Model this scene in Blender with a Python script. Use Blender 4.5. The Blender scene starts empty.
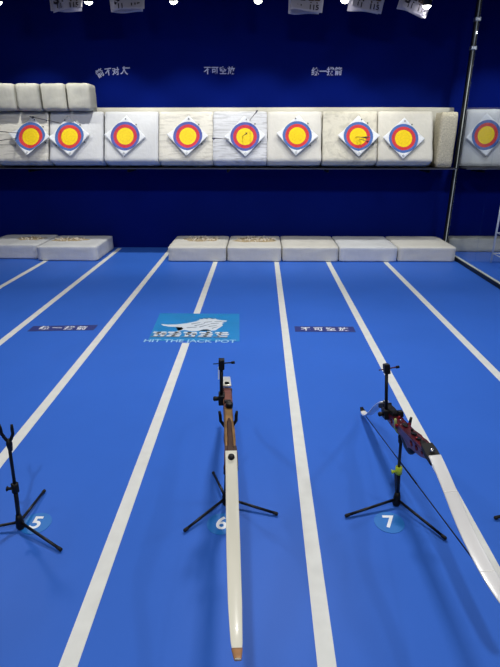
import bpy, bmesh, math, random
from mathutils import Vector, Matrix, noise
random.seed(7)
SC = bpy.context.scene
COL = SC.collection
R = math.radians

# ------------------------------------------------------------------ colour and materials
def lin(c):
    return c/12.92 if c <= .04045 else ((c+.055)/1.055)**2.4
def rgb(r, g, b):
    return (lin(r/255), lin(g/255), lin(b/255), 1)

def mat(name, col, rough=.6, metal=0, spec=.5, var=.0, vscale=8, bump=0, bscale=40, emit=None, estr=0, coat=0):
    m = bpy.data.materials.new(name); m.use_nodes = True
    nt = m.node_tree; b = nt.nodes['Principled BSDF']
    b.inputs['Base Color'].default_value = col
    b.inputs['Roughness'].default_value = rough
    b.inputs['Metallic'].default_value = metal
    b.inputs['Specular IOR Level'].default_value = spec
    b.inputs['Coat Weight'].default_value = coat
    tc = nt.nodes.new('ShaderNodeTexCoord')
    if var:
        n = nt.nodes.new('ShaderNodeTexNoise'); n.inputs['Scale'].default_value = vscale
        n.inputs['Detail'].default_value = 5
        r = nt.nodes.new('ShaderNodeValToRGB')
        r.color_ramp.elements[0].position = .3; r.color_ramp.elements[1].position = .7
        r.color_ramp.elements[0].color = tuple(c*(1-var) for c in col[:3])+(1,)
        r.color_ramp.elements[1].color = tuple(min(1, c*(1+var*.6)) for c in col[:3])+(1,)
        nt.links.new(tc.outputs['Object'], n.inputs['Vector'])
        nt.links.new(n.outputs['Fac'], r.inputs['Fac'])
        nt.links.new(r.outputs['Color'], b.inputs['Base Color'])
    if bump:
        n2 = nt.nodes.new('ShaderNodeTexNoise'); n2.inputs['Scale'].default_value = bscale
        n2.inputs['Detail'].default_value = 4
        bp = nt.nodes.new('ShaderNodeBump'); bp.inputs['Strength'].default_value = bump
        bp.inputs['Distance'].default_value = .01
        nt.links.new(tc.outputs['Object'], n2.inputs['Vector'])
        nt.links.new(n2.outputs['Fac'], bp.inputs['Height'])
        nt.links.new(bp.outputs['Normal'], b.inputs['Normal'])
    if emit:
        b.inputs['Emission Color'].default_value = emit
        b.inputs['Emission Strength'].default_value = estr
    return m

M = {}
M['floor'] = mat('blue_vinyl', rgb(54, 105, 203), .45, spec=.12, var=.06, vscale=1.3, bump=.03, bscale=220)
M['wall'] = mat('navy_paint', rgb(3, 21, 103), .85, spec=.04, var=.10, vscale=1.5)
M['ceil'] = mat('dark_ceiling', rgb(14, 16, 32), .9, spec=.1)
M['tape'] = mat('white_tape', rgb(222, 224, 220), .5, var=.06, vscale=14)
M['foam'] = mat('white_foam_cover', rgb(210, 209, 202), .8, spec=.2, var=.06, vscale=5, bump=.55, bscale=18)
M['foam_cool'] = mat('cool_foam_cover', rgb(208, 211, 214), .8, spec=.2, var=.06, vscale=5, bump=.55, bscale=18)
M['foam_warm'] = mat('warm_foam_cover', rgb(208, 206, 195), .8, spec=.2, var=.07, vscale=5, bump=.55, bscale=18)
M['foam_grey'] = mat('grey_foam', rgb(182, 182, 172), .85, spec=.2, var=.10, vscale=9, bump=.5, bscale=22)
M['foam_speckle'] = mat('pitted_foam', rgb(196, 190, 168), .9, spec=.1, var=.30, vscale=60, bump=.9, bscale=70)
def streaked(name, col, amt, sx, sz):
    m = mat(name, col, .8, spec=.2, bump=.5, bscale=30)
    nt = m.node_tree; b = nt.nodes['Principled BSDF']
    tc = nt.nodes.new('ShaderNodeTexCoord'); mp_ = nt.nodes.new('ShaderNodeMapping'); mp_.inputs['Scale'].default_value = (sx, 4, sz)
    n = nt.nodes.new('ShaderNodeTexNoise'); n.inputs['Scale'].default_value = 1; n.inputs['Detail'].default_value = 6; n.inputs['Distortion'].default_value = .6
    r = nt.nodes.new('ShaderNodeValToRGB'); r.color_ramp.elements[0].position = .36; r.color_ramp.elements[1].position = .52
    r.color_ramp.elements[0].color = tuple(c*(1-amt) for c in col[:3])+(1,); r.color_ramp.elements[1].color = col
    nt.links.new(tc.outputs['Object'], mp_.inputs[0]); nt.links.new(mp_.outputs[0], n.inputs['Vector'])
    nt.links.new(n.outputs['Fac'], r.inputs[0]); nt.links.new(r.outputs[0], b.inputs['Base Color'])
    return m
M['foam_scratched'] = streaked('scratched_foam_cover', rgb(208, 211, 216), .32, 5, 42)
M['foam_scuffed'] = streaked('scuffed_foam_cover', rgb(218, 216, 206), .22, 6, 30)
M['foam_dented'] = streaked('dented_foam_cover', rgb(208, 205, 190), .22, 9, 9)
M['band'] = mat('backing_foam', rgb(196, 194, 182), .8, var=.06, vscale=4, bump=.2)
M['straw'] = mat('torn_filling', rgb(186, 168, 134), .95, var=.35, vscale=40, bump=.8, bscale=60)
M['crumb'] = mat('foam_crumb', rgb(226, 218, 204), .9)
M['shelf'] = mat('dark_shelf', rgb(22, 24, 44), .6)
M['pale_edge'] = mat('pale_edge', rgb(214, 220, 208), .5)
M['alu'] = mat('aluminium_edge', rgb(150, 156, 170), .35, metal=.8)
M['black'] = mat('black_plastic', rgb(13, 14, 17), .5, spec=.25)
M['blackmetal'] = mat('black_metal', rgb(14, 15, 19), .4, spec=.35)
M['rubber'] = mat('black_rubber', rgb(14, 14, 16), .8)
M['yellow'] = mat('lime_plastic', rgb(190, 208, 44), .4)
M['lime_pale'] = mat('pale_lime_rubber', rgb(150, 164, 92), .6)
M['paper'] = mat('white_paper', rgb(226, 230, 238), .8, spec=.2)
M['sheet'] = mat('printed_sheet', rgb(176, 174, 190), .8, spec=.2, var=.05, vscale=9)
M['ink'] = mat('dark_ink', rgb(34, 30, 44), .8)
M['inkbrown'] = mat('brown_ink', rgb(78, 58, 44), .8)
M['limb'] = mat('white_limb', rgb(224, 222, 206), .28, coat=.3, var=.03, vscale=6)
M['limb_cool'] = mat('pale_limb', rgb(222, 222, 222), .28, coat=.3, var=.03, vscale=6)
M['limb_edge'] = mat('limb_edge', rgb(46, 48, 56), .5)
M['stripe'] = mat('silver_stripe', rgb(244, 244, 240), .3)
M['wood_tan'] = mat('tan_wood', rgb(138, 104, 60), .55, spec=.3, var=.4, vscale=14)
M['wood_brown'] = mat('brown_wood', rgb(66, 38, 24), .6, spec=.25, var=.35, vscale=18)
M['wood_red'] = mat('rose_wood', rgb(122, 70, 58), .4, var=.3, vscale=16)
M['tipwrap'] = mat('tan_tip', rgb(170, 122, 74), .5, var=.2, vscale=20)
M['maroon'] = mat('maroon_metal', rgb(92, 18, 36), .35, metal=.3, var=.45, vscale=26)
M['red'] = mat('red_anodised', rgb(150, 28, 38), .3, metal=.5)
M['steel'] = mat('steel', rgb(190, 190, 192), .25, metal=1)
M['string'] = mat('dark_string', rgb(24, 26, 44), .7)
M['disc'] = mat('teal_sticker', rgb(22, 112, 196), .5)
M['white_print'] = mat('white_print', rgb(236, 240, 246), .5)
M['strip'] = mat('navy_strip', rgb(46, 58, 128), .5)
M['teal'] = mat('teal_mural', rgb(28, 132, 200), .45, var=.12, vscale=3)
M['emblem'] = mat('pale_emblem', rgb(206, 216, 226), .5)
M['emblem_dark'] = mat('grey_emblem', rgb(112, 128, 146), .5)
M['slogan'] = mat('pale_blue_print', rgb(150, 196, 236), .5)
M['letter'] = mat('wall_letters', rgb(186, 192, 222), .6)
M['rack'] = mat('white_rack_paint', rgb(214, 218, 224), .4)
M['shaft'] = mat('carbon_shaft', rgb(40, 42, 52), .4)
M['vane'] = mat('pale_vane', rgb(190, 196, 206), .5)
M['vane_dark'] = mat('dark_vane', rgb(52, 58, 66), .5)
M['pin'] = mat('dark_pin', rgb(48, 56, 66), .5)
M['lens'] = mat('lamp_lens', (1, 1, 1, 1), .3, emit=(1, .97, .9, 1), estr=14)
M['panel_lens'] = mat('panel_diffuser', (1, 1, 1, 1), .4, emit=(1, .98, .95, 1), estr=5)
M['sidewall'] = mat('dim_wall', rgb(40, 46, 84), .8)

# glass: clear pane with a fresnel reflection
g = bpy.data.materials.new('clear_glass'); g.use_nodes = True
nt = g.node_tree; nt.nodes.clear()
out = nt.nodes.new('ShaderNodeOutputMaterial'); mx = nt.nodes.new('ShaderNodeMixShader')
lw = nt.nodes.new('ShaderNodeLayerWeight'); lw.inputs['Blend'].default_value = .5
pw = nt.nodes.new('ShaderNodeMath'); pw.operation = 'POWER'; pw.inputs[1].default_value = 5
fr = nt.nodes.new('ShaderNodeMath'); fr.operation = 'MULTIPLY_ADD'; fr.inputs[1].default_value = .5; fr.inputs[2].default_value = .03
nt.links.new(lw.outputs['Facing'], pw.inputs[0]); nt.links.new(pw.outputs[0], fr.inputs[0])
tr = nt.nodes.new('ShaderNodeBsdfTransparent'); tr.inputs['Color'].default_value = (.90, .93, .96, 1)
gl = nt.nodes.new('ShaderNodeBsdfGlossy'); gl.inputs['Roughness'].default_value = .03
nt.links.new(fr.outputs[0], mx.inputs[0]); nt.links.new(tr.outputs[0], mx.inputs[1])
nt.links.new(gl.outputs[0], mx.inputs[2]); nt.links.new(mx.outputs[0], out.inputs['Surface'])
M['glass'] = g

def face_material(name, yellow, red, blue):
    m = bpy.data.materials.new(name); m.use_nodes = True
    nt = m.node_tree; b = nt.nodes['Principled BSDF']; b.inputs['Roughness'].default_value = .75
    b.inputs['Specular IOR Level'].default_value = .2
    tc = nt.nodes.new('ShaderNodeTexCoord'); sx = nt.nodes.new('ShaderNodeSeparateXYZ')
    nt.links.new(tc.outputs['Object'], sx.inputs[0])
    cx = nt.nodes.new('ShaderNodeCombineXYZ')
    nt.links.new(sx.outputs['X'], cx.inputs['X']); nt.links.new(sx.outputs['Z'], cx.inputs['Z'])
    ln = nt.nodes.new('ShaderNodeVectorMath'); ln.operation = 'LENGTH'
    nt.links.new(cx.outputs[0], ln.inputs[0])
    mu = nt.nodes.new('ShaderNodeMath'); mu.operation = 'MULTIPLY'; mu.inputs[1].default_value = 1/.30
    nt.links.new(ln.outputs['Value'], mu.inputs[0])
    ra = nt.nodes.new('ShaderNodeValToRGB'); cr = ra.color_ramp; cr.interpolation = 'CONSTANT'
    r0 = .182/.30
    white = rgb(220, 225, 232)
    dk = lambda c, k=.62: tuple(x*k for x in c[:3])+(1,)
    stops = [(0, yellow), (.19, dk(yellow, .85)), (.205, yellow), (.385, dk(yellow, .85)), (.40, yellow),
             (.585, dk(red, .6)), (.60, red), (.70, dk(red)), (.715, red), (.81, dk(blue, .6)), (.82, blue),
             (.905, dk(blue)), (.92, blue), (.99, dk(blue, .5)), (1.0, white)]
    els = cr.elements
    els[0].position = 0; els[0].color = stops[0][1]
    els[1].position = stops[1][0]*r0; els[1].color = stops[1][1]
    for p, c in stops[2:]:
        e = els.new(p*r0); e.color = c
    nt.links.new(mu.outputs[0], ra.inputs[0])
    n = nt.nodes.new('ShaderNodeTexNoise'); n.inputs['Scale'].default_value = 60
    nt.links.new(tc.outputs['Object'], n.inputs['Vector'])
    mr = nt.nodes.new('ShaderNodeMapRange'); mr.inputs['From Min'].default_value = .3; mr.inputs['From Max'].default_value = .75
    mr.inputs['To Min'].default_value = 1.0; mr.inputs['To Max'].default_value = .84
    nt.links.new(n.outputs['Fac'], mr.inputs['Value'])
    mm = nt.nodes.new('ShaderNodeMix'); mm.data_type = 'RGBA'; mm.blend_type = 'MULTIPLY'; mm.inputs[0].default_value = 1
    nt.links.new(ra.outputs['Color'], mm.inputs[6]); nt.links.new(mr.outputs[0], mm.inputs[7])
    nt.links.new(mm.outputs[2], b.inputs['Base Color'])
    return m
M['face'] = face_material('target_print', rgb(246, 212, 30), rgb(212, 62, 66), rgb(74, 108, 176))
M['face_purple'] = face_material('target_print_violet', rgb(246, 214, 44), rgb(206, 60, 76), rgb(84, 96, 172))

# ------------------------------------------------------------------ object helpers
def obj(name, bm_or_me, m, parent=None, smooth=False, loc=None):
    if isinstance(bm_or_me, bmesh.types.BMesh):
        me = bpy.data.meshes.new(name); bmesh.ops.recalc_face_normals(bm_or_me, faces=bm_or_me.faces[:])
        bm_or_me.to_mesh(me); bm_or_me.free()
    else:
        me = bm_or_me
    me.materials.clear(); me.materials.append(m)
    if smooth:
        for p in me.polygons: p.use_smooth = True
    o = bpy.data.objects.new(name, me); COL.objects.link(o)
    if parent: o.parent = parent
    if loc: o.location = loc
    return o
def tag(o, label, cat, group=None, kind=None):
    o['label'] = label; o['category'] = cat
    if group: o['group'] = group
    if kind: o['kind'] = kind
    return o
def thing(name, label, cat, loc=(0, 0, 0), group=None):
    o = bpy.data.objects.new(name, None); COL.objects.link(o); o.location = loc
    o.empty_display_size = .05
    return tag(o, label, cat, group)
def struct(name, bm, m, label=None, cat=None):
    o = obj(name, bm, m); o['kind'] = 'structure'
    if label: o['label'] = label
    if cat: o['category'] = cat
    return o
def copy_tree(o):
    c = o.copy(); COL.objects.link(c)
    for ch in [x for x in bpy.data.objects if x.parent == o]:
        d = ch.copy(); COL.objects.link(d); d.parent = c
        for g_ in [x for x in bpy.data.objects if x.parent == ch]:
            e = g_.copy(); COL.objects.link(e); e.parent = d
    return c

def box(x0, x1, y0, y1, z0, z1, bev=0, seg=2, bm=None):
    own = bm is None
    t = bmesh.new(); bmesh.ops.create_cube(t, size=1)
    for v in t.verts:
        v.co = Vector((x0+(v.co.x+.5)*(x1-x0), y0+(v.co.y+.5)*(y1-y0), z0+(v.co.z+.5)*(z1-z0)))
    if bev: bmesh.ops.bevel(t, geom=t.edges[:], offset=bev, segments=seg, affect='EDGES', profile=.5)
    if own: return t
    me = bpy.data.meshes.new('tmp'); t.to_mesh(me); t.free(); bm.from_mesh(me); bpy.data.meshes.remove(me)
    return bm

def tube(pts, rad, n=10, bm=None, cap=True):
    bm = bm or bmesh.new()
    pts = [Vector(p) for p in pts]
    rads = rad if isinstance(rad, (list, tuple)) else [rad]*len(pts)
    rings = []; ref = None
    for i, p in enumerate(pts):
        d = (pts[min(i+1, len(pts)-1)]-pts[max(i-1, 0)]).normalized()
        if ref is None:
            ref = d.orthogonal().normalized()
        a = (ref-d*ref.dot(d)).normalized(); b = d.cross(a); ref = a
        rings.append([bm.verts.new(p+(a*math.cos(2*math.pi*k/n)+b*math.sin(2*math.pi*k/n))*rads[i]) for k in range(n)])
    for r0, r1 in zip(rings, rings[1:]):
        for k in range(n): bm.faces.new((r0[k], r0[(k+1) % n], r1[(k+1) % n], r1[k]))
    if cap:
        bm.faces.new(rings[0][::-1]); bm.faces.new(rings[-1])
    return bm

def loft(sections, bm=None):
    """sections: lists of equally many points, skinned and capped"""
    bm = bm or bmesh.new()
    rings = [[bm.verts.new(p) for p in s] for s in sections]
    n = len(rings[0])
    for r0, r1 in zip(rings, rings[1:]):
        for k in range(n): bm.faces.new((r0[k], r0[(k+1) % n], r1[(k+1) % n], r1[k]))
    bm.faces.new(rings[0][::-1]); bm.faces.new(rings[-1])
    return bm

def prism(poly, h0, h1, bm=None):
    """flat polygon in XY given thickness along Z"""
    bm = bm or bmesh.new()
    lo = [bm.verts.new((x, y, h0)) for x, y in poly]; hi = [bm.verts.new((x, y, h1)) for x, y in poly]
    n = len(poly)
    for k in range(n): bm.faces.new((lo[k], lo[(k+1) % n], hi[(k+1) % n], hi[k]))
    f1 = bm.faces.new(hi); f0 = bm.faces.new(lo[::-1])
    bmesh.ops.triangulate(bm, faces=[f0, f1])
    return bm

def curve_mesh(loops, extrude, bevel=0, name='profile'):
    """2D outline (first loop) with holes, extruded and rounded -> mesh in XY, thickness along Z"""
    cu = bpy.data.curves.new(name, 'CURVE'); cu.dimensions = '2D'; cu.fill_mode = 'BOTH'
    cu.extrude = extrude; cu.bevel_depth = bevel; cu.bevel_resolution = 2
    for lp in loops:
        sp = cu.splines.new('POLY'); sp.points.add(len(lp)-1); sp.use_cyclic_u = True
        for p, (x, y) in zip(sp.points, lp): p.co = (x, y, 0, 1)
    return to_mesh(cu, name)
def text_mesh(body, size, extrude=.0008, bold=0, align='CENTER', shear=0):
    cu = bpy.data.curves.new('lettering', 'FONT'); cu.body = body; cu.size = size; cu.extrude = extrude
    cu.offset = bold; cu.align_x = align; cu.align_y = 'CENTER'; cu.shear = shear
    return to_mesh(cu, 'lettering')
def to_mesh(cu, name):
    o = bpy.data.objects.new(name, cu); COL.objects.link(o)
    bpy.context.view_layer.update()
    dg = bpy.context.evaluated_depsgraph_get()
    me = bpy.data.meshes.new_from_object(o.evaluated_get(dg))
    bpy.data.objects.remove(o); bpy.data.curves.remove(cu)
    return me

def foam_block(w, d, h, seed, bev=.03, amp=.010, cuts=9):
    """soft wrapped block standing on z=0, centred on x, front face at y=0"""
    bm = box(-w/2, w/2, 0, d, 0, h)
    bmesh.ops.subdivide_edges(bm, edges=bm.edges[:], cuts=cuts, use_grid_fill=True)
    c = Vector((0, d/2, h/2)); hw = Vector((w/2-bev, d/2-bev, h/2-bev))
    for v in bm.verts:
        p = v.co-c
        q = Vector((max(-hw.x, min(hw.x, p.x)), max(-hw.y, min(hw.y, p.y)), max(-hw.z, min(hw.z, p.z))))
        e = p-q
        if e.length > 1e-6: p = q+e.normalized()*bev
        n = noise.noise(Vector((v.co.x*5+seed*7.3, v.co.y*5, v.co.z*5+seed)))
        n2 = noise.noise(Vector((v.co.x*14+seed*3.1, v.co.y*14, v.co.z*14)))
        k = 1-abs(n)*amp*2.2
        p = p*k - (p.normalized()*max(0, n2)*amp*.8)
        v.co = c+p
    return bm

# ------------------------------------------------------------------ the room
WALL_Y = 7.22; CEIL = 3.25
XL, XR, YB = -4.6, 5.2, -3.2
struct('floor', box(XL, XR, YB, WALL_Y, -.1, 0), M['floor'], 'blue vinyl floor of the shooting lanes', 'floor')
struct('wall_back', box(XL, XR, WALL_Y, WALL_Y+.12, 0, CEIL), M['wall'], 'dark navy wall behind the row of targets', 'wall')
struct('wall_left', box(XL-.12, XL, YB, WALL_Y, 0, CEIL), M['sidewall'])
struct('wall_right', box(XR, XR+.12, YB, WALL_Y, 0, CEIL), M['sidewall'])
struct('wall_front', box(XL, XR, YB-.12, YB, 0, CEIL), M['sidewall'])
struct('ceiling', box(XL, XR, YB, WALL_Y, CEIL, CEIL+.1), M['ceil'])

# lane lines (tape on the floor, running from the shooting line to the wall)
lanes = [(-2.785, 6.40, 'white lane line running up to the left-hand pair of floor blocks'),
         (-2.03, 7.15, 'white lane line just right of the left-hand pair of floor blocks'),
         (-1.285, 7.15, 'white lane line reaching the wall left of the five floor blocks, beside lane number 5'),
         (-.575, 6.325, 'white lane line between lane numbers 5 and 6, broken by the teal mural'),
         (.213, 6.335, 'white lane line between lane numbers 6 and 7'),
         (.877, 6.345, 'white lane line passing under the maroon bow, right of lane number 7'),
         (1.615, 6.355, 'white lane line farthest right, near the glass partition')]
for i, (x, y1, lab) in enumerate(lanes):
    if i == 3:
        bm = box(x-.029, x+.029, YB+.3, 3.60, .0003, .0018); box(x-.029, x+.029, 4.30, y1, .0003, .0018, bm=bm)
    else:
        bm = box(x-.029, x+.029, YB+.3, y1, .0003, .0018)
    tag(obj('lane_line', bm, M['tape']), lab, 'lane line', 'white lane lines on the floor')

# lane number stickers
def lane_number(x, y, digit, lab, rot=0):
    t = thing('lane_number', lab, 'floor sticker', (x, y, .0004), 'lane number stickers')
    c = [(.062*math.cos(2*math.pi*k/48), .062*math.sin(2*math.pi*k/48)) for k in range(48)]
    obj('disc', prism(c, 0, .0012), M['disc'], t)
    o = obj('digit', text_mesh(digit, .098, .0003, .002), M['white_print'], t, loc=(0, 0, .0016))
    o.rotation_euler.z = rot
lane_number(-.925, 1.632, '5', 'round teal floor sticker with a white 5')
lane_number(-.152, 1.645, '6', 'round teal floor sticker with a white 6')
lane_number(.548, 1.668, '7', 'round teal floor sticker with a white 7')

# floor strips with writing
def floor_strip(cx, cy, w, body, lab, skew=0, gap=.105, dx=0):
    t = thing('floor_notice', lab, 'floor sign', (cx, cy, .0004), 'navy notice strips on the floor')
    h = .062
    poly = [(-w/2, -h+skew), (w/2, -h-skew), (w/2, h-skew), (-w/2, h+skew)]
    obj('strip', prism(poly, 0, .0012), M['strip'], t)
    cs = body.split()
    for k, c in enumerate(cs):
        obj('character', text_mesh(c, .086, .0003, .0015), M['white_print'], t, loc=((k-(len(cs)-1)/2)*gap+dx, -.004, .0016))
floor_strip(-1.655, 3.905, .54, '统  一  拔  箭', 'navy strip on the floor with white characters, left of the teal mural', -.02)
floor_strip(.545, 3.925, .50, '不  可  空  放', 'navy strip on the floor with white characters, right of the teal mural', 0)

# teal mural with a pale maned creature
mur = thing('floor_mural', 'teal floor mural of a pale maned beast above large slanted lettering', 'floor mural', (-.55, 3.95, .0004))
def mp(c):   # layout units (0..1, 0..1) on the mural to metres
    u, v = c
    return ((u-.5)*.76+.015*(v-.5)*-2, (v-.5)*.70)
obj('panel', prism([mp(p) for p in [(.045, .06), (1.0, .06), (1.0, 1), (.045, 1)]], 0, .0008), M['teal'], mur)
beast = [(.11, .60), (.19, .575), (.30, .59), (.40, .63), (.50, .70), (.545, .76), (.53, .79), (.58, .775), (.575, .815),
         (.63, .785), (.64, .83), (.69, .785), (.72, .815), (.74, .77), (.80, .745), (.86, .735), (.845, .70), (.79, .685),
         (.83, .655), (.80, .62), (.815, .56), (.77, .47), (.74, .40), (.69, .38), (.65, .43), (.60, .42), (.55, .37), (.47, .36),
         (.40, .40), (.33, .37), (.38, .43), (.36, .49), (.29, .50), (.21, .51), (.14, .545)]
obj('beast', prism([mp(p) for p in beast], .0008, .0018), M['emblem'], mur)
bm = bmesh.new()
for a, b, w in [((.46, .60), (.55, .66), .010), ((.50, .54), (.60, .62), .010), ((.56, .50), (.66, .60), .010), ((.60, .66), (.68, .70), .010),
                ((.68, .62), (.76, .64), .009), ((.66, .52), (.74, .56), .009), ((.42, .47), (.52, .50), .010), ((.72, .70), (.79, .70), .008), ((.70, .46), (.76, .52), .008)]:
    prism([mp(p) for p in [(a[0], a[1]-w), (b[0], b[1]-w), (b[0]+.01, b[1]+w), (a[0]-.01, a[1]+w)]], .0018, .0024, bm=bm)
obj('mane_stroke', bm, M['emblem_dark'], mur)
# slanted lettering row
bm = bmesh.new(); sh = bmesh.new()
def bar(u0, u1, v0, v1, target, z0=.0024, z1=.0034, sl=.035):
    prism([mp(p) for p in [(u0, v0), (u1, v0), (u1+sl*(v1-v0)/.15, v1), (u0+sl*(v1-v0)/.15, v1)]], z0, z1, bm=target)
for u, ws in [(.06, 'a'), (.22, 'b'), (.39, 'c'), (.56, 'd'), (.73, 'e')]:
    w = .14
    bar(u, u+w, .29, .335, bm); bar(u+.02, u+w+.01, .24, .275, bm)
    if ws in 'ac': bar(u+.02, u+.06, .19, .33, bm); bar(u+w-.05, u+w-.01, .19, .30, bm)
    if ws in 'bd': bar(u, u+w, .19, .225, bm); bar(u+.05, u+.09, .19, .36, bm)
    if ws == 'e': bar(u+.03, u+.055, .19, .33, bm); bar(u+.03, u+w, .19, .215, bm)
    bar(u-.01, u+w, .165, .19, sh)
obj('title_stroke', bm, M['emblem'], mur); obj('title_shadow', sh, M['emblem_dark'], mur)
o = obj('slogan', text_mesh('HIT THE JACK POT', .088, .0003, .0015), M['slogan'], mur, loc=(.0, -.315, .0026))
o.scale = (.98, .95, 1)

# ------------------------------------------------------------------ foam blocks on the floor
def floor_block(x0, x1, y0, y1, seed, lab, m, h=.195, rot=0, torn=None, group='foam blocks lying on the floor'):
    w, d = x1-x0, y1-y0
    t = thing('foam_block', lab, 'foam block', ((x0+x1)/2, y0, 0), group)
    t.rotation_euler.z = rot
    obj('block', foam_block(w, d, h, seed, .022, .008, 11), m, t, True)
    if torn:
        tx, ty, tr_, n = torn
        bm = bmesh.new(); rnd = random.Random(seed)
        ring = []
        for k in range(26):
            a = 2*math.pi*k/26; rr = tr_*(.75+.45*rnd.random())
            ring.append((tx+rr*1.5*math.cos(a), ty+rr*.9*math.sin(a)))
        prism(ring, h-.016, h+.001, bm=bm)
        obj('torn_patch', bm, M['straw'], t)
        bm = bmesh.new()
        for k in range(n):
            a = rnd.random()*6.28; rr = tr_*math.sqrt(rnd.random())
            p = Vector((tx+rr*1.4*math.cos(a), ty+rr*.8*math.sin(a), h-.004))
            q = p+Vector((rnd.uniform(-.03, .03), rnd.uniform(-.03, .03), rnd.uniform(.008, .035)))
            tube([p, (p+q)/2+Vector((rnd.uniform(-.008, .008), 0, .004)), q], [.006, .007, .003], 5, bm)
        o = obj('loose_filling', bm, M['crumb'], t, True); o['kind'] = 'stuff'
    return t
floor_block(-3.66, -2.905, 6.43, 7.18, 1, 'white foam block on the floor, cut by the left edge of the photo', M['foam_cool'], torn=(.12, .42, .13, 26))
floor_block(-2.885, -2.10, 6.33, 7.12, 2, 'white foam block on the floor with a torn top, right one of the left-hand pair', M['foam_cool'], torn=(-.1, .45, .15, 40))
floor_block(-1.186, -.435, 6.32, 7.13, 3, 'torn white foam block on the floor, left end of the row of five', M['foam'], torn=(.02, .52, .17, 70))
floor_block(-.425, .275, 6.33, 7.14, 4, 'foam block with a wide brown torn patch, second from left in the row of five', M['foam'], torn=(.0, .50, .2, 80))
floor_block(.283, 1.005, 6.34, 7.15, 5, 'clean white foam block on the floor, middle of the row of five', M['foam'])
floor_block(1.015, 1.757, 6.35, 7.15, 6, 'clean white foam block on the floor, second from right in the row of five', M['foam_cool'])
floor_block(1.767, 2.505, 6.37, 7.16, 8, 'clean white foam block on the floor, right end of the five, beside the glass', M['foam'])
floor_block(2.62, 3.46, 6.99, 7.19, 9, 'grey foam block on the floor behind the glass partition', M['foam_grey'])
floor_block(3.48, 4.28, 6.99, 7.19, 10, 'grey foam block farther right behind the glass, near the white rack', M['foam_grey'])

# ------------------------------------------------------------------ shelf, backing and the leaning butts
def shelf(x0, x1, lab):
    t = thing('target_shelf', lab, 'shelf', ((x0+x1)/2, 6.9, 1.1), 'shelves carrying the targets')
    hw = (x1-x0)/2
    obj('board', box(-hw, hw, -.16, .315, .014, .03, .002), M['shelf'], t)
    obj('edge_trim', box(-hw, hw, -.166, -.161, .016, .022), M['alu'], t)
    x = -hw+.25
    while x < hw:
        obj('bracket', box(x-.012, x+.012, -.10, .315, -.03, .013, .004), M['blackmetal'], t)
        x += 1.3
shelf(XL+.02, 2.50, 'long dark shelf under the eight leaning targets')
shelf(2.62, XR-.02, 'dark shelf behind the glass partition')
def backing(x0, x1, lab):
    bm = foam_block(x1-x0, .12, .725, 3, .015, .003, 14)
    o = obj('backing_board', bm, M['band'], None, True, ((x0+x1)/2, 7.09, 1.132))
    tag(o, lab, 'backing board', 'white boards behind the targets')
backing(XL+.02, 2.50, 'long white foam board on the wall behind the eight targets')

TILT = R(22)
butts = [(-3.03, 'foam_scuffed', 21), (-2.333, 'foam_cool', 22), (-1.633, 'foam_cool', 23), (-.945, 'foam_scuffed', 24),
         (-.264, 'foam_scratched', 25), (.419, 'foam', 26), (1.111, 'foam_dented', 27), (1.801, 'foam_warm', 28)]
blab = ['white foam target butt at the left edge, with arrows beside its face',
        'white foam target butt under the grey cubes, second from left',
        'clean cool-white foam butt just right of the grey cubes',
        'white foam butt holding the fourth target from the left',
        'scratched white foam butt holding the arrow-torn target in the middle of the row',
        'smooth white foam butt right of the scratched middle one',
        'dented cream foam butt behind the target with arrows in its yellow centre',
        'cream foam butt at the right end of the row, before the glass']
for (x, m, sd), lab in zip(butts, blab):
    o = obj('target_butt', foam_block(.683, .2, .636, sd, .018, .0085, 15), M[m], None, True, (x, 6.62, 1.215))
    o.rotation_euler.x = -TILT
    tag(o, lab, 'target butt', 'foam butts leaning on the shelf')
o = obj('target_butt', foam_block(.74, .19, .70, 31, .03, .012, 12), M['foam_cool'], None, True, (2.995, 7.01, 1.1315))
tag(o, 'white foam target butt seen through the glass partition', 'target butt')
o = obj('foam_slab', foam_block(.21, .28, .66, 33, .03, .012, 9), M['foam_speckle'], None, True, (2.335, 6.76, 1.1315))
tag(o, 'narrow pitted foam slab standing on the shelf beside the black post', 'foam slab')

# cubes on top of the left butts
cub = [(-3.18, .305), (-2.87, .305), (-2.556, .315), (-2.248, .295)]
clab = ['grey foam cube at the left edge, on top of the targets', 'grey foam cube second from left on top of the targets',
        'grey foam cube third from left on top, creased on its face', 'grey foam cube at the right end of the four on top']
for (x, w), lab, sd in zip(cub, clab, range(4)):
    o = obj('foam_cube', foam_block(w-.012, .32, .31, 50+sd, .03, .012, 8), M['foam_grey'], None, True, (x, 6.72, 1.803))
    tag(o, lab, 'foam cube', 'foam cubes above the targets')

# ------------------------------------------------------------------ paper target faces
def paper_mesh(side, seed, lift):
    """square sheet standing on its corner in XZ, its lower edges lifting off"""
    bm = bmesh.new(); n = 18; rnd = random.Random(seed); hs = side/2
    grid = {}
    for i in range(n+1):
        for j in range(n+1):
            a = -hs+side*i/n; b = -hs+side*j/n
            x = (a-b)/math.sqrt(2); z = (a+b)/math.sqrt(2)
            low = max(0, (max(-a, -b)/hs-.5)/.5)
            y = -.006-lift*.8*low**1.5-.004*noise.noise(Vector((x*9, z*9, seed)))
            for sh_ in (0, 1): grid[i, j, sh_] = bm.verts.new((x, y-.0012*sh_, z))
    for i in range(n):
        for j in range(n):
            for s_ in (0, 1): bm.faces.new([grid[i, j, s_], grid[i+1, j, s_], grid[i+1, j+1, s_], grid[i, j+1, s_]])
    for i in range(n):
        for e in (0, n):
            bm.faces.new([grid[i, e, 0], grid[i+1, e, 0], grid[i+1, e, 1], grid[i, e, 1]])
            bm.faces.new([grid[e, i, 0], grid[e, i+1, 0], grid[e, i+1, 1], grid[e, i, 1]])
    return bm
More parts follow.
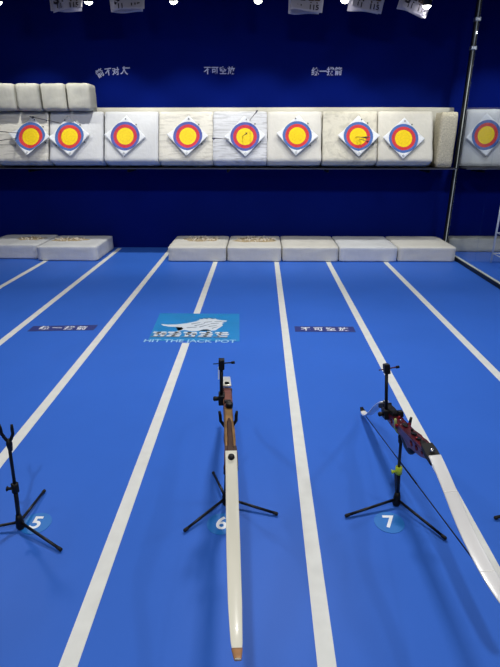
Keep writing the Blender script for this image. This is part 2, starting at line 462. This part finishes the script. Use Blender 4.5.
def on_butt(x, z, off=0):
    """point on the leaning front plane"""
    u = (z-1.215)/math.cos(TILT)
    return Vector((x, 6.62+u*math.sin(TILT)-off*math.cos(TILT), z+off*math.sin(TILT)))
faces = [(-2.905, 1.499, 5, 'face', .075, 'target paper at the left edge with arrows sticking in beside it'),
         (-2.413, 1.499, -5, 'face', .035, 'target paper under the grey cubes, second from the left'),
         (-1.708, 1.505, 3, 'face_purple', .02, 'target paper on the clean butt right of the grey cubes'),
         (-.918, 1.505, 2, 'face_purple', .045, 'target paper with a purplish rim, fourth from the left'),
         (-.201, 1.500, -2, 'face_purple', .03, 'arrow-scratched target paper in the middle of the row'),
         (.452, 1.510, 4, 'face', .045, 'clean target paper just right of the scratched one'),
         (1.212, 1.501, 0, 'face', .045, 'target paper with arrows in its yellow centre, off-centre on its butt'),
         (1.774, 1.478, 2, 'face', .02, 'target paper at the right end of the row, before the glass')]
for i, (x, z, rot, m, lift, lab) in enumerate(faces):
    p = on_butt(x, z, .004)
    o = obj('paper_target', paper_mesh(.372, i, lift), M[m], None, True, p)
    o.rotation_euler = (Matrix.Rotation(-TILT, 3, 'X') @ Matrix.Rotation(R(rot), 3, 'Y')).to_euler()
    tag(o, lab, 'paper target', 'paper target faces')
    rnd = random.Random(i*5+1)
    for k, (a, r_) in enumerate([(93, .215), (200, .20), (335, .205), (50, .20)]):
        a += rnd.uniform(-14, 14)
        px, pz = r_*math.cos(R(a)), r_*math.sin(R(a))
        obj('pin', tube([(px, .004, pz), (px, -.012, pz), (px, -.016, pz)], [.003, .004, .009], 8), M['pin'], o)
    d = [(0, -.232), (.012, -.220), (0, -.208), (-.012, -.220)]
    bm = bmesh.new()
    for (ax, az), (bx, bz) in zip(d, d[1:]+d[:1]):
        tube([(ax, -.010-lift*.72, az), (bx, -.010-lift*.72, bz)], .0022, 5, bm)
    obj('corner_mark', bm, M['emblem_dark'], o)
o = obj('paper_target', paper_mesh(.372, 9, .03), M['face'], None, True, (2.905, 7.012, 1.522))
o.rotation_euler = (0, R(-8), 0)
tag(o, 'target paper on the butt behind the glass partition', 'paper target')

# arrows left in the targets
def make_arrow(vm):
    t = bpy.data.objects.new('arrow', None); COL.objects.link(t); t.empty_display_size = .05
    obj('shaft', tube([(0, .06, 0), (0, -.68, 0)], .0040, 8), M['shaft'], t, True)
    obj('nock', tube([(0, -.68, 0), (0, -.695, 0), (0, -.71, 0)], [.0042, .0055, .005], 8), M['shaft'], t, True)
    for k in range(3):
        a = 2*math.pi*k/3+.5
        ca, sa = math.cos(a), math.sin(a)
        bm = bmesh.new()
        prof = [(-.60, .004), (-.655, .019), (-.67, .019), (-.675, .004)]
        v0 = [bm.verts.new((ca*r_-sa*.0007, y, sa*r_+ca*.0007)) for y, r_ in prof]
        v1 = [bm.verts.new((ca*r_+sa*.0007, y, sa*r_-ca*.0007)) for y, r_ in prof]
        bm.faces.new(v0); bm.faces.new(v1[::-1])
        for q in range(4): bm.faces.new((v0[q], v1[q], v1[(q+1) % 4], v0[(q+1) % 4]))
        obj('vane', bm, vm, t)
    return t
arrows = [(-3.075, 1.485, 2, -3, 0, 'arrow stuck in the left-edge butt, middle one left of its face'),
          (-3.06, 1.545, 4, 2, 0, 'arrow stuck in the left-edge butt, topmost left of its face'),
          (-3.10, 1.405, 0, 1, 0, 'arrow stuck in the left-edge butt, lowest left of its face'),
          (-2.55, 1.665, 5, 4, 1, 'arrow stuck high at the upper left of the target under the grey cubes'),
          (-.23, 1.505, -6, 3, 1, 'arrow stuck in the yellow of the scratched middle target'),
          (-.40, 1.475, 12, 1, 0, 'arrow stuck in the butt left of the scratched middle target'),
          (-.14, 1.70, -8, 6, 0, 'arrow stuck above the scratched middle target'),
          (1.185, 1.502, 0, -1, 1, 'arrow in the yellow centre of the off-centre target, upper of its pair'),
          (1.225, 1.478, 2, -2, 1, 'arrow in the yellow centre of the off-centre target, lower of its pair'),
          (1.27, 1.50, 5, 0, 0, 'arrow in the red ring right of the off-centre target centre')]
protos = {}
for x, z, az, el, kind, lab in arrows:
    if kind not in protos:
        protos[kind] = t = make_arrow([M['vane'], M['vane_dark']][kind])
    else:
        t = copy_tree(protos[kind])
    t.location = on_butt(x, z, 0); t.rotation_euler = (R(-el), 0, R(-az))
    tag(t, lab, 'arrow', 'arrows left in the targets')

# ------------------------------------------------------------------ writing on the wall
def wall_words(name_lab, chars):
    t = thing('wall_lettering', name_lab, 'wall sign', (chars[0][1], WALL_Y-.002, chars[0][2]), 'white words on the navy wall')
    for c, x, z, size, rot in chars:
        o = obj('character', text_mesh(c, size, .0015, .002), M['letter'], t, loc=(x-chars[0][1], 0, z-chars[0][2]))
        o.rotation_euler = (Matrix.Rotation(R(90), 3, 'X') @ Matrix.Rotation(R(rot), 3, 'Z')).to_euler()
    return t
t = wall_words('peeling white characters high on the wall, left one of three', [('箭', -2.09, 2.262, .10, 28), ('不', -1.98, 2.279, .095, 6), ('对', -1.885, 2.285, .095, 2), ('人', -1.775, 2.292, .10, -4)])
obj('peeling_edge', box(.30, .395, -.012, -.002, .058, .072, .003), M['letter'], t)
wall_words('small white characters high on the wall, middle one of three', [('不', -.695, 2.291, .095, 0), ('可', -.60, 2.290, .095, 0), ('空', -.495, 2.290, .095, 0), ('放', -.39, 2.289, .095, 0)])
wall_words('small white characters high on the wall, right one of three', [('统', .69, 2.275, .098, 0), ('一', .79, 2.277, .098, 0), ('拔', .885, 2.277, .098, 0), ('箭', .985, 2.277, .098, 0)])

# ------------------------------------------------------------------ glass partition
gp = thing('glass_partition', 'clear glass partition with a black post and floor rail on the right', 'glass partition', (2.56, 4.0, 0))
obj('post', box(-.028, .022, 2.93, 2.985, .0, CEIL-.005, .004), M['blackmetal'], gp)
obj('post_edge', box(-.012, -.004, 2.920, 2.929, .05, CEIL-.005), M['pale_edge'], gp)
obj('base_rail', box(-.024, .024, -7.0, 2.925, 0, .045, .004), M['blackmetal'], gp)
obj('rail_edge', box(-.015, .009, -7.0, 2.92, .0455, .054), M['pale_edge'], gp)
obj('glass_pane', box(-.005, .005, 1.92, 2.918, .053, CEIL-.01), M['glass'], gp)
obj('glass_pane', box(-.005, .005, -7.0, 1.905, .053, CEIL-.01), M['glass'], gp)
for z in (2.80, 2.50):
    o = obj('bracket', box(-.036, .034, 2.914, 2.99, z-.022, z+.022, .006), M['alu'], gp)
    obj('bracket_screw', tube([(0, 2.915, z), (0, 2.908, z)], [.008, .006], 10), M['steel'], o)

# white rack behind the glass
rk = thing('wire_rack', 'white wire rack behind the glass at the right edge', 'rack', (3.22, 6.2, 0))
for x in (-.26, .26):
    for y in (-.16, .16):
        obj('upright', tube([(x, y, 0), (x, y, .92)], .013, 8), M['rack'], rk, True)
for z in (.12, .38, .64, .90):
    bm = bmesh.new()
    for y in (-.16, .16): tube([(-.26, y, z), (.26, y, z)], .008, 6, bm)
    for x in (-.26, -.16, -.08, 0, .08, .16, .26): tube([(x, -.16, z), (x, .16, z)], .006, 6, bm)
    obj('wire_shelf', bm, M['rack'], rk, True)

# ------------------------------------------------------------------ lamps and sheets at the ceiling
rl = thing('lighting_track', 'black lighting track under the ceiling above the targets', 'lighting track', (0, 6.25, CEIL))
r2 = thing('lighting_track', 'short black track beyond the glass partition, added out of view for the added lamp', 'lighting track', (2.95, 6.25, CEIL))  # unseen track, added only to carry the extra lamp behind the glass
obj('rail', box(-.33, .8, -.018, .018, -.03, 0, .003), M['black'], r2)
obj('rail', box(-3.2, 2.5, -.018, .018, -.03, 0, .003), M['black'], rl)
obj('end_cap', box(-3.215, -3.2, -.02, .02, -.032, 0), M['black'], rl)
obj('end_cap', box(2.5, 2.515, -.02, .02, -.032, 0), M['black'], rl)
lampx = [-1.87, -.953, -.042, .885, 1.755, 2.95, -2.86]
lamplab = ['lit spotlight beside the leftmost hanging sheet', 'lit spotlight right of the second hanging sheet from the left',
           'lit spotlight left of the third hanging sheet', 'lit spotlight between the third and fourth hanging sheets',
           'tilted lit spotlight glaring on the rightmost hanging sheet',
           'added spotlight, out of view, brightening the target beyond the glass partition',  # unseen lamp added to lift the dark area behind the glass
           'added spotlight, out of view, brightening the targets at the left end']  # extra lamp outside the view, added to brighten the dim left side
for i, (x, lab) in enumerate(zip(lampx, lamplab)):
    z = 2.885 if i != 4 else 2.83
    t = thing('spotlight', lab, 'spotlight', (x, 6.25, CEIL-.031), 'spotlights on the ceiling track')
    dz = z-(CEIL-.031)
    obj('stem', tube([(0, 0, 0), (0, 0, dz+.10)], .011, 10), M['black'], t, True)
    aim = Vector((0, .30 if i != 4 else .12, -1)).normalized()
    b0 = Vector((0, 0, dz+.12)); b1 = b0+aim*.15
    obj('housing', tube([b0-aim*.01, b0, b0+aim*.05, b1], [.02, .036, .044, .046], 20), M['black'], t, True)
    o = obj('lens', tube([b1-aim*.002, b1+aim*.012, b1+aim*.026, b1+aim*.032], [.043, .040, .026, .008], 20), M['lens'], t, True)
    ld = bpy.data.lights.new('spot_glow', 'SPOT'); ld.energy = 52; ld.spot_size = R(88); ld.spot_blend = .6
    ld.shadow_soft_size = .05; ld.color = (1, .97, .90)
    lo = bpy.data.objects.new('spot_glow', ld); COL.objects.link(lo); lo.parent = t
    lo.location = b1+aim*.05
    lo.rotation_euler = Vector((0, .36, -1)).to_track_quat('-Z', 'Y').to_euler()

def sheet_mesh(w, h, seed, curl, dy=0, n=14):
    bm = bmesh.new(); g_ = {}
    for i in range(n+1):
        for j in range(n+1):
            u = i/n-.5; v = j/n
            x = w*u*(1-.08*(1-v)); z = -h+h*v+.008*(1-v)*math.cos(u*5+seed)
            y = curl*(1-v)**2*(.06+.05*math.sin(3*u+seed))+.012*math.sin(6*u+seed)+dy
            for s_ in (0, 1): g_[i, j, s_] = bm.verts.new((x, y-.0012*s_, z))
    for i in range(n):
        for j in range(n):
            for s_ in (0, 1): bm.faces.new([g_[i, j, s_], g_[i+1, j, s_], g_[i+1, j+1, s_], g_[i, j+1, s_]])
    for i in range(n):
        for e in (0, n):
            bm.faces.new([g_[i, e, 0], g_[i+1, e, 0], g_[i+1, e, 1], g_[i, e, 1]])
            bm.faces.new([g_[e, i, 0], g_[e, i+1, 0], g_[e, i+1, 1], g_[e, i, 1]])
    return bm
cards = [(-2.14, 2.775, .37, -3, 'printed paper sheet hanging at the top, leftmost of five'),
         (-1.475, 2.768, .38, -3, 'printed paper sheet hanging at the top, second from left'),
         (.505, 2.745, .37, 3, 'printed paper sheet hanging at the top, middle of five'),
         (1.185, 2.752, .37, 9, 'tilted printed paper sheet hanging at the top, second from right'),
         (1.745, 2.715, .33, 19, 'bright curled paper sheet hanging under the tilted spotlight, rightmost of five')]
for i, (x, zb, w, rot, lab) in enumerate(cards):
    h = .36
    t = thing('hanging_sheet', lab, 'paper sheet', (x, 6.42, zb+h), 'printed sheets hanging from the ceiling')
    t.rotation_euler = (R(-8), R(rot), R([4, 5, -3, -4, 3][i]))
    obj('front_sheet', sheet_mesh(w, h, i, -1), M['sheet'], t, True)
    obj('rear_sheet', sheet_mesh(w*.98, h*.98, i+2.5, -.4, .035), M['sheet'], t, True, (-.03, 0, .0))
    bm = bmesh.new()
    for k in (-1, 1): tube([(k*w*.4, .015, -.01), (k*w*.4, .02, CEIL-zb-h-.004)], .0025, 5, bm)
    o = obj('cord', bm, M['black'], t)
    obj('large_print', text_mesh('38', .13, .0005, .006), M['ink'], t, loc=(-w*.22, -.045, -h*.70)).rotation_euler.x = R(84)
    obj('large_print', text_mesh('88', .13, .0005, .006), M['inkbrown'], t, loc=(w*.20, -.045, -h*.70)).rotation_euler.x = R(84)
    obj('small_print', text_mesh('11', .075, .0005, .002), M['ink'], t, loc=(-w*.22, -.075, -h*.89)).rotation_euler.x = R(80)
    obj('small_print', text_mesh('115', .075, .0005, .002), M['ink'], t, loc=(w*.20, -.075, -h*.89)).rotation_euler.x = R(80)

# ceiling panel lights above the shooting line, then added fill panels downrange
def panel(x, y, sx, sy, energy, lab):
    t = thing('ceiling_light', lab, 'ceiling light', (x, y, CEIL), 'ceiling lights above the shooting line')
    obj('frame', box(-sx/2-.02, sx/2+.02, -sy/2-.02, sy/2+.02, -.05, 0, .004), M['alu'], t)
    obj('diffuser', box(-sx/2, sx/2, -sy/2, sy/2, -.055, -.0505), M['panel_lens'], t)
    ld = bpy.data.lights.new('panel_glow', 'AREA'); ld.shape = 'RECTANGLE'; ld.size = sx; ld.size_y = sy
    ld.energy = energy; ld.color = (1, .98, .96)
    lo = bpy.data.objects.new('panel_glow', ld); COL.objects.link(lo); lo.parent = t; lo.location = (0, 0, -.07)
panel(-.2, -.65, .10, .10, 54, 'square ceiling light above the middle of the shooting line')
panel(1.5, 1.0, .12, .12, 13, 'square ceiling light above lane 7')
panel(-1.5, 1.0, .12, .12, 8, 'square ceiling light above lane 5')
panel(.2, 3.6, .3, .3, 72, 'added fill light, out of view, above the middle of the lanes')  # added, unseen: evens out the light on the far floor
panel(-2.6, 3.6, .3, .3, 40, 'added fill light, out of view, above the left lanes')  # added fill for even floor light on the left, never in view
panel(3.6, 3.8, .3, .3, 50, 'added fill light, out of view, beyond the glass partition')  # unseen panel added to light the floor past the glass

# ------------------------------------------------------------------ bow stands
def bow_stand(hub, tips, top, lab, ax=Vector((1, 0, 0)), fork_w=.030, lime=False, clamp=.44, knob=-1):
    hx, hy = hub
    t = thing('bow_stand', lab, 'bow stand', (hx, hy, 0), 'tripod bow stands')
    T = Vector(top)-Vector((hx, hy, 0)); B = Vector((0, 0, .022))
    obj('hub', tube([(0, 0, .002), (0, 0, .012), (0, 0, .045), (0, 0, .07)], [.014, .018, .015, .010], 14), M['black'], t, True)
    for tx, ty in tips:
        d = Vector((tx-hx, ty-hy, 0)); e = d.normalized()
        lg = obj('leg', tube([e*.012+Vector((0, 0, .032)), d*.93+Vector((0, 0, .0125))], .0058, 10), M['blackmetal'], t, True)
        obj('rubber_foot', tube([d*.91+Vector((0, 0, .0125)), d*.985+Vector((0, 0, .0105)), d+Vector((0, 0, .0105))], [.0066, .0075, .005], 10), M['rubber'], lg, True)
    m = B.lerp(T, clamp)
    obj('lower_pole', tube([(0, 0, .06), m], .0088, 12), M['blackmetal'], t, True)
    obj('upper_pole', tube([m, T], .0066, 12), M['blackmetal'], t, True)
    cl = obj('clamp', tube([m-(T*.045), m-(T*.04), m+T*.05, m+T*.055], [.010, .0145, .0145, .009], 12), M['yellow'] if lime else M['black'], t, True)
    kn = obj('knob', tube([m+Vector((0, 0, 0)), m+ax*knob*.024+Vector((0, -.004, 0)), m+ax*knob*.031+Vector((0, -.004, 0))], [.005, .006, .011], 10), M['yellow'] if lime else M['black'], cl, True)
    obj('fork_base', tube([T-Vector((0, 0, .05)), T-Vector((0, 0, .02)), T], [.008, .012, .009], 12), M['black'], t, True)
    for s in (-1, 1):
        pts = [T+Vector((0, 0, -.012)), T+ax*s*fork_w*.55+Vector((0, 0, .004)), T+ax*s*fork_w+Vector((0, 0, .026)), T+ax*s*fork_w*1.02+Vector((0, 0, .048)), T+ax*s*fork_w*1.1+Vector((0, 0, .066))]
        obj('prong', tube(pts, [.0065, .0065, .0062, .0062, .005], 10), M['lime_pale'] if lime and s < 0 else M['black'], t, True)
    return t
bow_stand((-.976, 1.604), [(-.761, 1.481), (-.968, 1.83), (-1.215, 1.555)], (-.962, 1.62, .418), 'empty black tripod bow stand beside lane number 5', fork_w=.022)
# ------------------------------------------------------------------ recurve bows
def limb_path(sc, a0, a1, a2, n=60):
    L = .53*sc; s, t = .30*sc, 0.; out = [(s, t)]
    xs = [0, .3, .62, .8, 1]; ys = [a0, a0-8, a1, a1*.45, a2]
    for k in range(n-1):
        u = k/(n-1)
        for q in range(4):
            if xs[q] <= u <= xs[q+1]:
                a = ys[q]+(ys[q+1]-ys[q])*(u-xs[q])/(xs[q+1]-xs[q]); break
        s += L/(n-1)*math.cos(R(a)); t += L/(n-1)*math.sin(R(a)); out.append((s, t))
    return out
def interp(u, xs, ys):
    for q in range(len(xs)-1):
        if u <= xs[q+1]: return ys[q]+(ys[q+1]-ys[q])*(u-xs[q])/(xs[q+1]-xs[q])
    return ys[-1]
NEAR = limb_path(1.131, -25.217, -16.214, 27.271)
PATHS = {1: NEAR, -1: limb_path(1.131, -5.095, -48.345, 11.771)}
PATHS_METAL = {1: limb_path(1.131, -25.5, -15.5, 40), -1: limb_path(1.131, -19.5, -24.3, 22.7)}
PATHS_WOOD = PATHS
def limb_section(sg, i, th=.0035, inset=0):
    PATH = PATHS[sg]
    s, t = PATH[i]; u = i/(len(PATH)-1)
    s0, t0 = PATH[max(i-1, 0)]; s1, t1 = PATH[min(i+1, len(PATH)-1)]
    d = Vector((s1-s0, t1-t0)).normalized(); nx, nt_ = -d.y, d.x
    w = interp(u, [0, .45, .72, .9, .97, 1], [.0202, .0208, .0200, .0160, .0100, .0080] if PATHS is PATHS_METAL else [.0182, .0190, .0172, .0132, .0085, .0065])-inset
    th = th*(1-.35*u)
    return s, t, nx, nt_, w, th
def ny0(sign):
    (s0, t0), (s1, t1) = PATHS[sign][:2]
    return (t1-t0)/(s1-s0)
def limb_mesh(sign, i0, i1, grow=0, m_th=.0035, tail=False):
    secs = []
    ext = tail
    for i in ([0] if ext else [])+list(range(i0, i1+1)):
        s, t, nx, nt_, w, th = limb_section(sign, i, m_th); th += grow; w += grow
        pts = []
        for wx, k in ((-w, -.6), (-w, .6), (-w*.9, 1), (w*.9, 1), (w, .6), (w, -.6), (w*.9, -1), (-w*.9, -1)):
            ss = s+nx*th*k; tt = t+nt_*th*k
            if ext: ss -= .024; tt -= .024*ny0(sign)
            pts.append(Vector((wx, -ss*sign, tt)))
        ext = False
        secs.append(pts)
    return loft(secs)
N = len(PATHS[1])-1


def riser_profile(n=40, kind='wood'):
    top, bot = [], []
    for k in range(n+1):
        s = .345-.69*k/n
        a = abs(s)
        tt = .010*math.exp(-((a-.22)/.09)**2)+(.004 if a < .15 else 0)-.006-.020*max(0, (a-.27)/.075)
        bb = -.034-.012*math.exp(-((a-.12)/.10)**2)+.020*max(0, (a-.25)/.095)
        if kind == 'wood' : bb -= .006
        bb -= .030*math.exp(-((s-.055)/.045)**2)
        top.append((s, tt)); bot.append((s, bb))
    return top, bot
def riser_mesh(kind):
    top, bot = riser_profile(40, kind)
    loop = top+bot[::-1]
    loops = [loop]
    if kind == 'metal':
        for s0, s1 in ((.285, .245), (.235, .185), (.175, .125), (-.10, -.15), (-.16, -.21), (-.22, -.27)):
            c = (s0+s1)/2; hw = abs(s0-s1)/2-.007
            mt = interp((.345-c)/.69, [i/40 for i in range(41)], [p[1] for p in top]); mb = interp((.345-c)/.69, [i/40 for i in range(41)], [p[1] for p in bot])
            cc = (mt+mb)/2; hh = (mt-mb)/2-.009
            loops.append([(c+hw*math.cos(2*math.pi*k/16), cc+hh*math.sin(2*math.pi*k/16)) for k in range(16)])
    me = curve_mesh(loops, .0155, .003, 'riser')
    # curve plane (s, t), thickness -> bow frame (x = width, y = -s, z = t); waisted and flared width
    for v in me.vertices:
        s, t, w = v.co
        a = abs(s)
        f = interp(a, [0, .05, .12, .2, .3, .36], [.80, .85, 1.15, 1.15, 1.0, 1.12])
        v.co = Vector((w*f*(.86 if kind == 'wood' else 1), -s, t))
    return me

def bow(mtx, lab, kind):
    t = thing('recurve_bow', lab, 'bow', (0, 0, 0), 'recurve bows on the stands')
    t.matrix_world = mtx
    global PATHS
    metal = kind == 'metal'
    PATHS = PATHS_METAL if metal else PATHS_WOOD
    LOW = {sg: min(PATHS[sg], key=lambda p: p[1]) for sg in PATHS}
    bm = bmesh.new(); bm.from_mesh(riser_mesh(kind))
    rz = obj('riser', bm, M['maroon'] if metal else M['wood_tan'], t)
    # limb pockets and bolts
    for sg in (1, -1):
        secs = []
        for s, w, tt, tb in ((.262, .019, .004, -.020), (.30, .0215, -.0045, -.026), (.352, .0215, -.022, -.036)):
            secs.append([Vector((-w, -s*sg, tt)), Vector((w, -s*sg, tt)), Vector((w, -s*sg, tb)), Vector((-w, -s*sg, tb))])
        if metal:
            secs = [[p+Vector((0, 0, .012)) if p.z > -.03 and q < 2 else p+Vector((0, 0, .012)) for q, p in enumerate(sc_)] for sc_ in secs]
        pk = obj('limb_pocket', loft(secs), M['rubber'] if metal else M['wood_brown'], t)
        lm_ = obj('limb', limb_mesh(sg, 0, N, 0, .0035, not metal or sg < 0), M['limb_cool'] if metal else M['limb'], t, True)
        obj('limb_tip', limb_mesh(sg, N-4, N, .0012), M['black'] if metal else M['tipwrap'], lm_, True)
        if metal:
            for i in (14, 40):
                s_, t_, nx_, nt2, w_, th_ = limb_section(sg, i)
                obj('limb_stripe', tube([(-w_*.9, -(s_+nx_*th_)*sg, t_+nt2*th_), (w_*.9, -(s_+nx_*th_)*sg, t_+nt2*th_)], .0012, 6), M['stripe'], lm_)
        b0 = Vector((0, -(.312 if metal else .336)*sg, -.004 if metal else -.010)); nrm = Vector((0, -.33*sg, .94)).normalized()
        b0 += nrm*(.012 if metal else .014)
        obj('limb_bolt', tube([b0-nrm*.012, b0+nrm*.003, b0+nrm*.008, b0+nrm*.009], [.010, .0105, .009, .004] if not metal else [.007, .0078, .007, .003], 14), M['steel'] if metal else M['black'], t, True)
    # grip under the middle
    gs = []
    for s, tc_, hh, w in ((-.035, -.034, .012, .012), (-.01, -.050, .022, .0165), (.03, -.066, .030, .019), (.07, -.072, .027, .020), (.10, -.062, .020, .017), (.12, -.048, .010, .012)):
        gs.append([Vector((w*math.cos(2*math.pi*k/14), -s, tc_+hh*math.sin(2*math.pi*k/14))) for k in range(14)])
    obj('grip', loft(gs), M['black'] if metal else M['wood_brown'], t, True)
    # core strip along the back of the near half
    if not metal:
        top, _ = riser_profile(40)
        secs = []
        for s, w in ((.318, .0185), (.30, .0170), (.27, .0115), (.2, .0090), (.12, .0085), (.06, .0085), (.04, .005)):
            z = interp((.345-s)/.69, [i/40 for i in range(41)], [p[1] for p in top])+.003
            secs.append([Vector((-w, -s, z-.004)), Vector((-w*.7, -s, z+.004)), Vector((w*.7, -s, z+.004)), Vector((w, -s, z-.004))])
        obj('core_strip', loft(secs), M['wood_brown'], rz)
        secs = []
        for s, w in ((-.325, .0195), (-.29, .0195), (-.22, .0185), (-.14, .0185), (-.09, .017)):
            z = interp((.345-s)/.69, [i/40 for i in range(41)], [p[1] for p in top])+.002
            secs.append([Vector((-w, -s, z-.008)), Vector((-w*.7, -s, z+.003)), Vector((w*.7, -s, z+.003)), Vector((w, -s, z-.008))])
        obj('upper_facing', loft(secs), M['wood_red'], rz)
        obj('bushing', tube([(0.004, .085, -.004), (.004, .083, .012), (.004, .0828, .016), (.004, .0826, .0165)], [.014, .015, .012, .004], 16), M['black'], rz, True)
        obj('clicker', box(-.016, .010, .105, .125, .0, .014, .003), M['black'], rz)
    else:
        for s, x, m in ((.25, .006, 'steel'), (.17, -.006, 'red'), (.08, .005, 'black'), (-.05, .0, 'steel'), (-.09, .004, 'red')):
            obj('riser_screw', tube([(x, -s, -.006), (x, -s, .006), (x, -s, .0075)], [.0045, .0048, .003], 12), M[m], rz, True)
        secs = [[Vector((-.018, -s, z)), Vector((.018, -s, z)), Vector((.014, -s, z+.014)), Vector((-.014, -s, z+.014))] for s, z in ((-.33, -.012), (-.28, -.004), (-.20, .0), (-.12, -.004))]
        obj('upper_facing', loft(secs), M['black'], rz)
        for sa, sb in ((.245, .205), (.195, .150), (.14, .095), (.03, -.02)):  # black ovals laid on the back imitate the shade inside riser cut-outs
            sc2 = []
            for k in range(7):
                q = sa+(sb-sa)*k/6; w2 = .0095*math.sqrt(max(.02, 1-((k-3)/3.02)**2))
                z = interp((.345-q)/.69, [i/40 for i in range(41)], [p[1] for p in riser_profile(40, 'metal')[0]])+.0035
                sc2.append([Vector((-w2, -q, z-.004)), Vector((-w2, -q, z)), Vector((w2, -q, z)), Vector((w2, -q, z-.004))])
            obj('recess_shade', loft(sc2), M['black'], rz)
        obj('clicker', box(.006, .026, .10, .13, -.002, .022, .003), M['black'], rz)
        obj('plunger', tube([(-.03, .03, -.012), (.03, .03, -.012)], .007, 12), M['red'], rz, True)
    # string
    def nock(sg): return Vector((0, -sg*PATHS[sg][N-1][0], PATHS[sg][N-1][1]-.004))
    def low(sg): return Vector((0, -sg*LOW[sg][0], LOW[sg][1]-.005))
    a_, b_ = low(1), low(-1)
    st = obj('bowstring', tube([nock(1), a_, a_.lerp(b_, .5), b_, nock(-1)], .0022, 8), M['string'], t, True)
    obj('serving', tube([a_.lerp(b_, .42), a_.lerp(b_, .58)], .0032, 8), M['black'], st, True)
    # sight standing up from the far half
    base = Vector((-.026, .19, -.01)); top_ = Vector((-.010, .19, .19)) if metal else Vector((-.026, .20, .142))
    sg_ = obj('sight', box(base.x-.012, base.x+.014, .165, .225, -.03, .012, .003), M['black'], t)
    obj('extension_bar', tube([base, top_], .0072, 10), M['black'], sg_, True)
    obj('scale_bar', box(top_.x-.012, top_.x+.012, .172, .208, top_.z-.022, top_.z+.02, .003), M['black'] , sg_)
    obj('sight_pin', tube([top_+Vector((-.034, 0, -.004)), top_+Vector((.046, 0, .002))], [.0022, .003], 8), M['blackmetal'] if not metal else M['maroon'], sg_, True)
    obj('sight_head', tube([top_+Vector((.040, .0, .0015)), top_+Vector((.054, 0, .0025))], .0058, 10), M['black'], sg_, True)
    obj('sight_knob', tube([base+Vector((-.004, 0, .002)), base+Vector((-.03, 0, .002)), base+Vector((-.034, 0, .002))], [.008, .0105, .006], 12), M['black'], sg_, True)
    if not metal:
        obj('scale_plate', box(base.x-.014, base.x-.009, .190, .204, .075, .125), M['white_print'], sg_)
    return t

def frame(c, yaw, pitch, roll):
    S = Vector((math.sin(yaw)*math.cos(pitch), -math.cos(yaw)*math.cos(pitch), math.sin(pitch)))
    W = S.cross(Vector((0, 0, 1))).normalized()
    if W.x < 0: W = -W
    T = S.cross(W)
    if T.z < 0: T = -T
    W2 = W*math.cos(roll)+T*math.sin(roll); T2 = -W*math.sin(roll)+T*math.cos(roll)
    F = -S
    return Matrix(((W2.x, F.x, T2.x, c[0]), (W2.y, F.y, T2.y, c[1]), (W2.z, F.z, T2.z, c[2]), (0, 0, 0, 1)))
m6 = frame((-.113, 1.631, .530), .085, .135, -.026)
m7 = frame((.577, 1.722, .441), .004, .252, .105)
bow(m6, 'white-limbed wooden recurve bow lying on the stand at lane 6', 'wood')
bow(m7, 'white-limbed maroon metal recurve bow lying on the stand at lane 7', 'metal')
f6 = m6 @ Vector((0, .035, -.062)); f7 = m7 @ Vector((0, .055, -.050))
bow_stand((-.142, 1.767), [(-.301, 1.591), (.084, 1.697), (-.217, 1.975)], f6, 'black tripod bow stand carrying the wooden bow over lane number 6', m6.to_3x3() @ Vector((1, 0, 0)), .030, knob=1)
bow_stand((.603, 1.776), [(.367, 1.691), (.75, 1.569), (.655, 2.0)], f7, 'black tripod bow stand with lime clips carrying the maroon bow over lane number 7', m7.to_3x3() @ Vector((1, 0, 0)), .029, True, .46)
bow_stand((1.24, 1.755), [(.992, 1.692), (1.36, 1.55), (1.31, 1.99)], (1.235, 1.74, .42), 'black bow stand at the right edge, only a leg tip showing')

# ------------------------------------------------------------------ camera, world, view
cam = bpy.data.cameras.new('camera'); co = bpy.data.objects.new('camera', cam); COL.objects.link(co)
co.location = (0, 0, 1.5)
pitch = R(21.46); yaw = math.atan(11/500*math.cos(pitch))
co.rotation_euler = (R(90)-pitch, 0, yaw)
cam.sensor_fit = 'VERTICAL'; cam.sensor_height = 36; cam.lens = 500/667*36
cam.clip_start = .05
SC.camera = co
w = bpy.data.worlds.new('world'); SC.world = w; w.use_nodes = True
w.node_tree.nodes['Background'].inputs[0].default_value = (.5, .6, 1, 1)
w.node_tree.nodes['Background'].inputs[1].default_value = .05
SC.view_settings.view_transform = 'Standard'; SC.view_settings.look = 'None'
SC.view_settings.exposure = 0; SC.view_settings.gamma = 1; SC.view_settings.use_curve_mapping = False
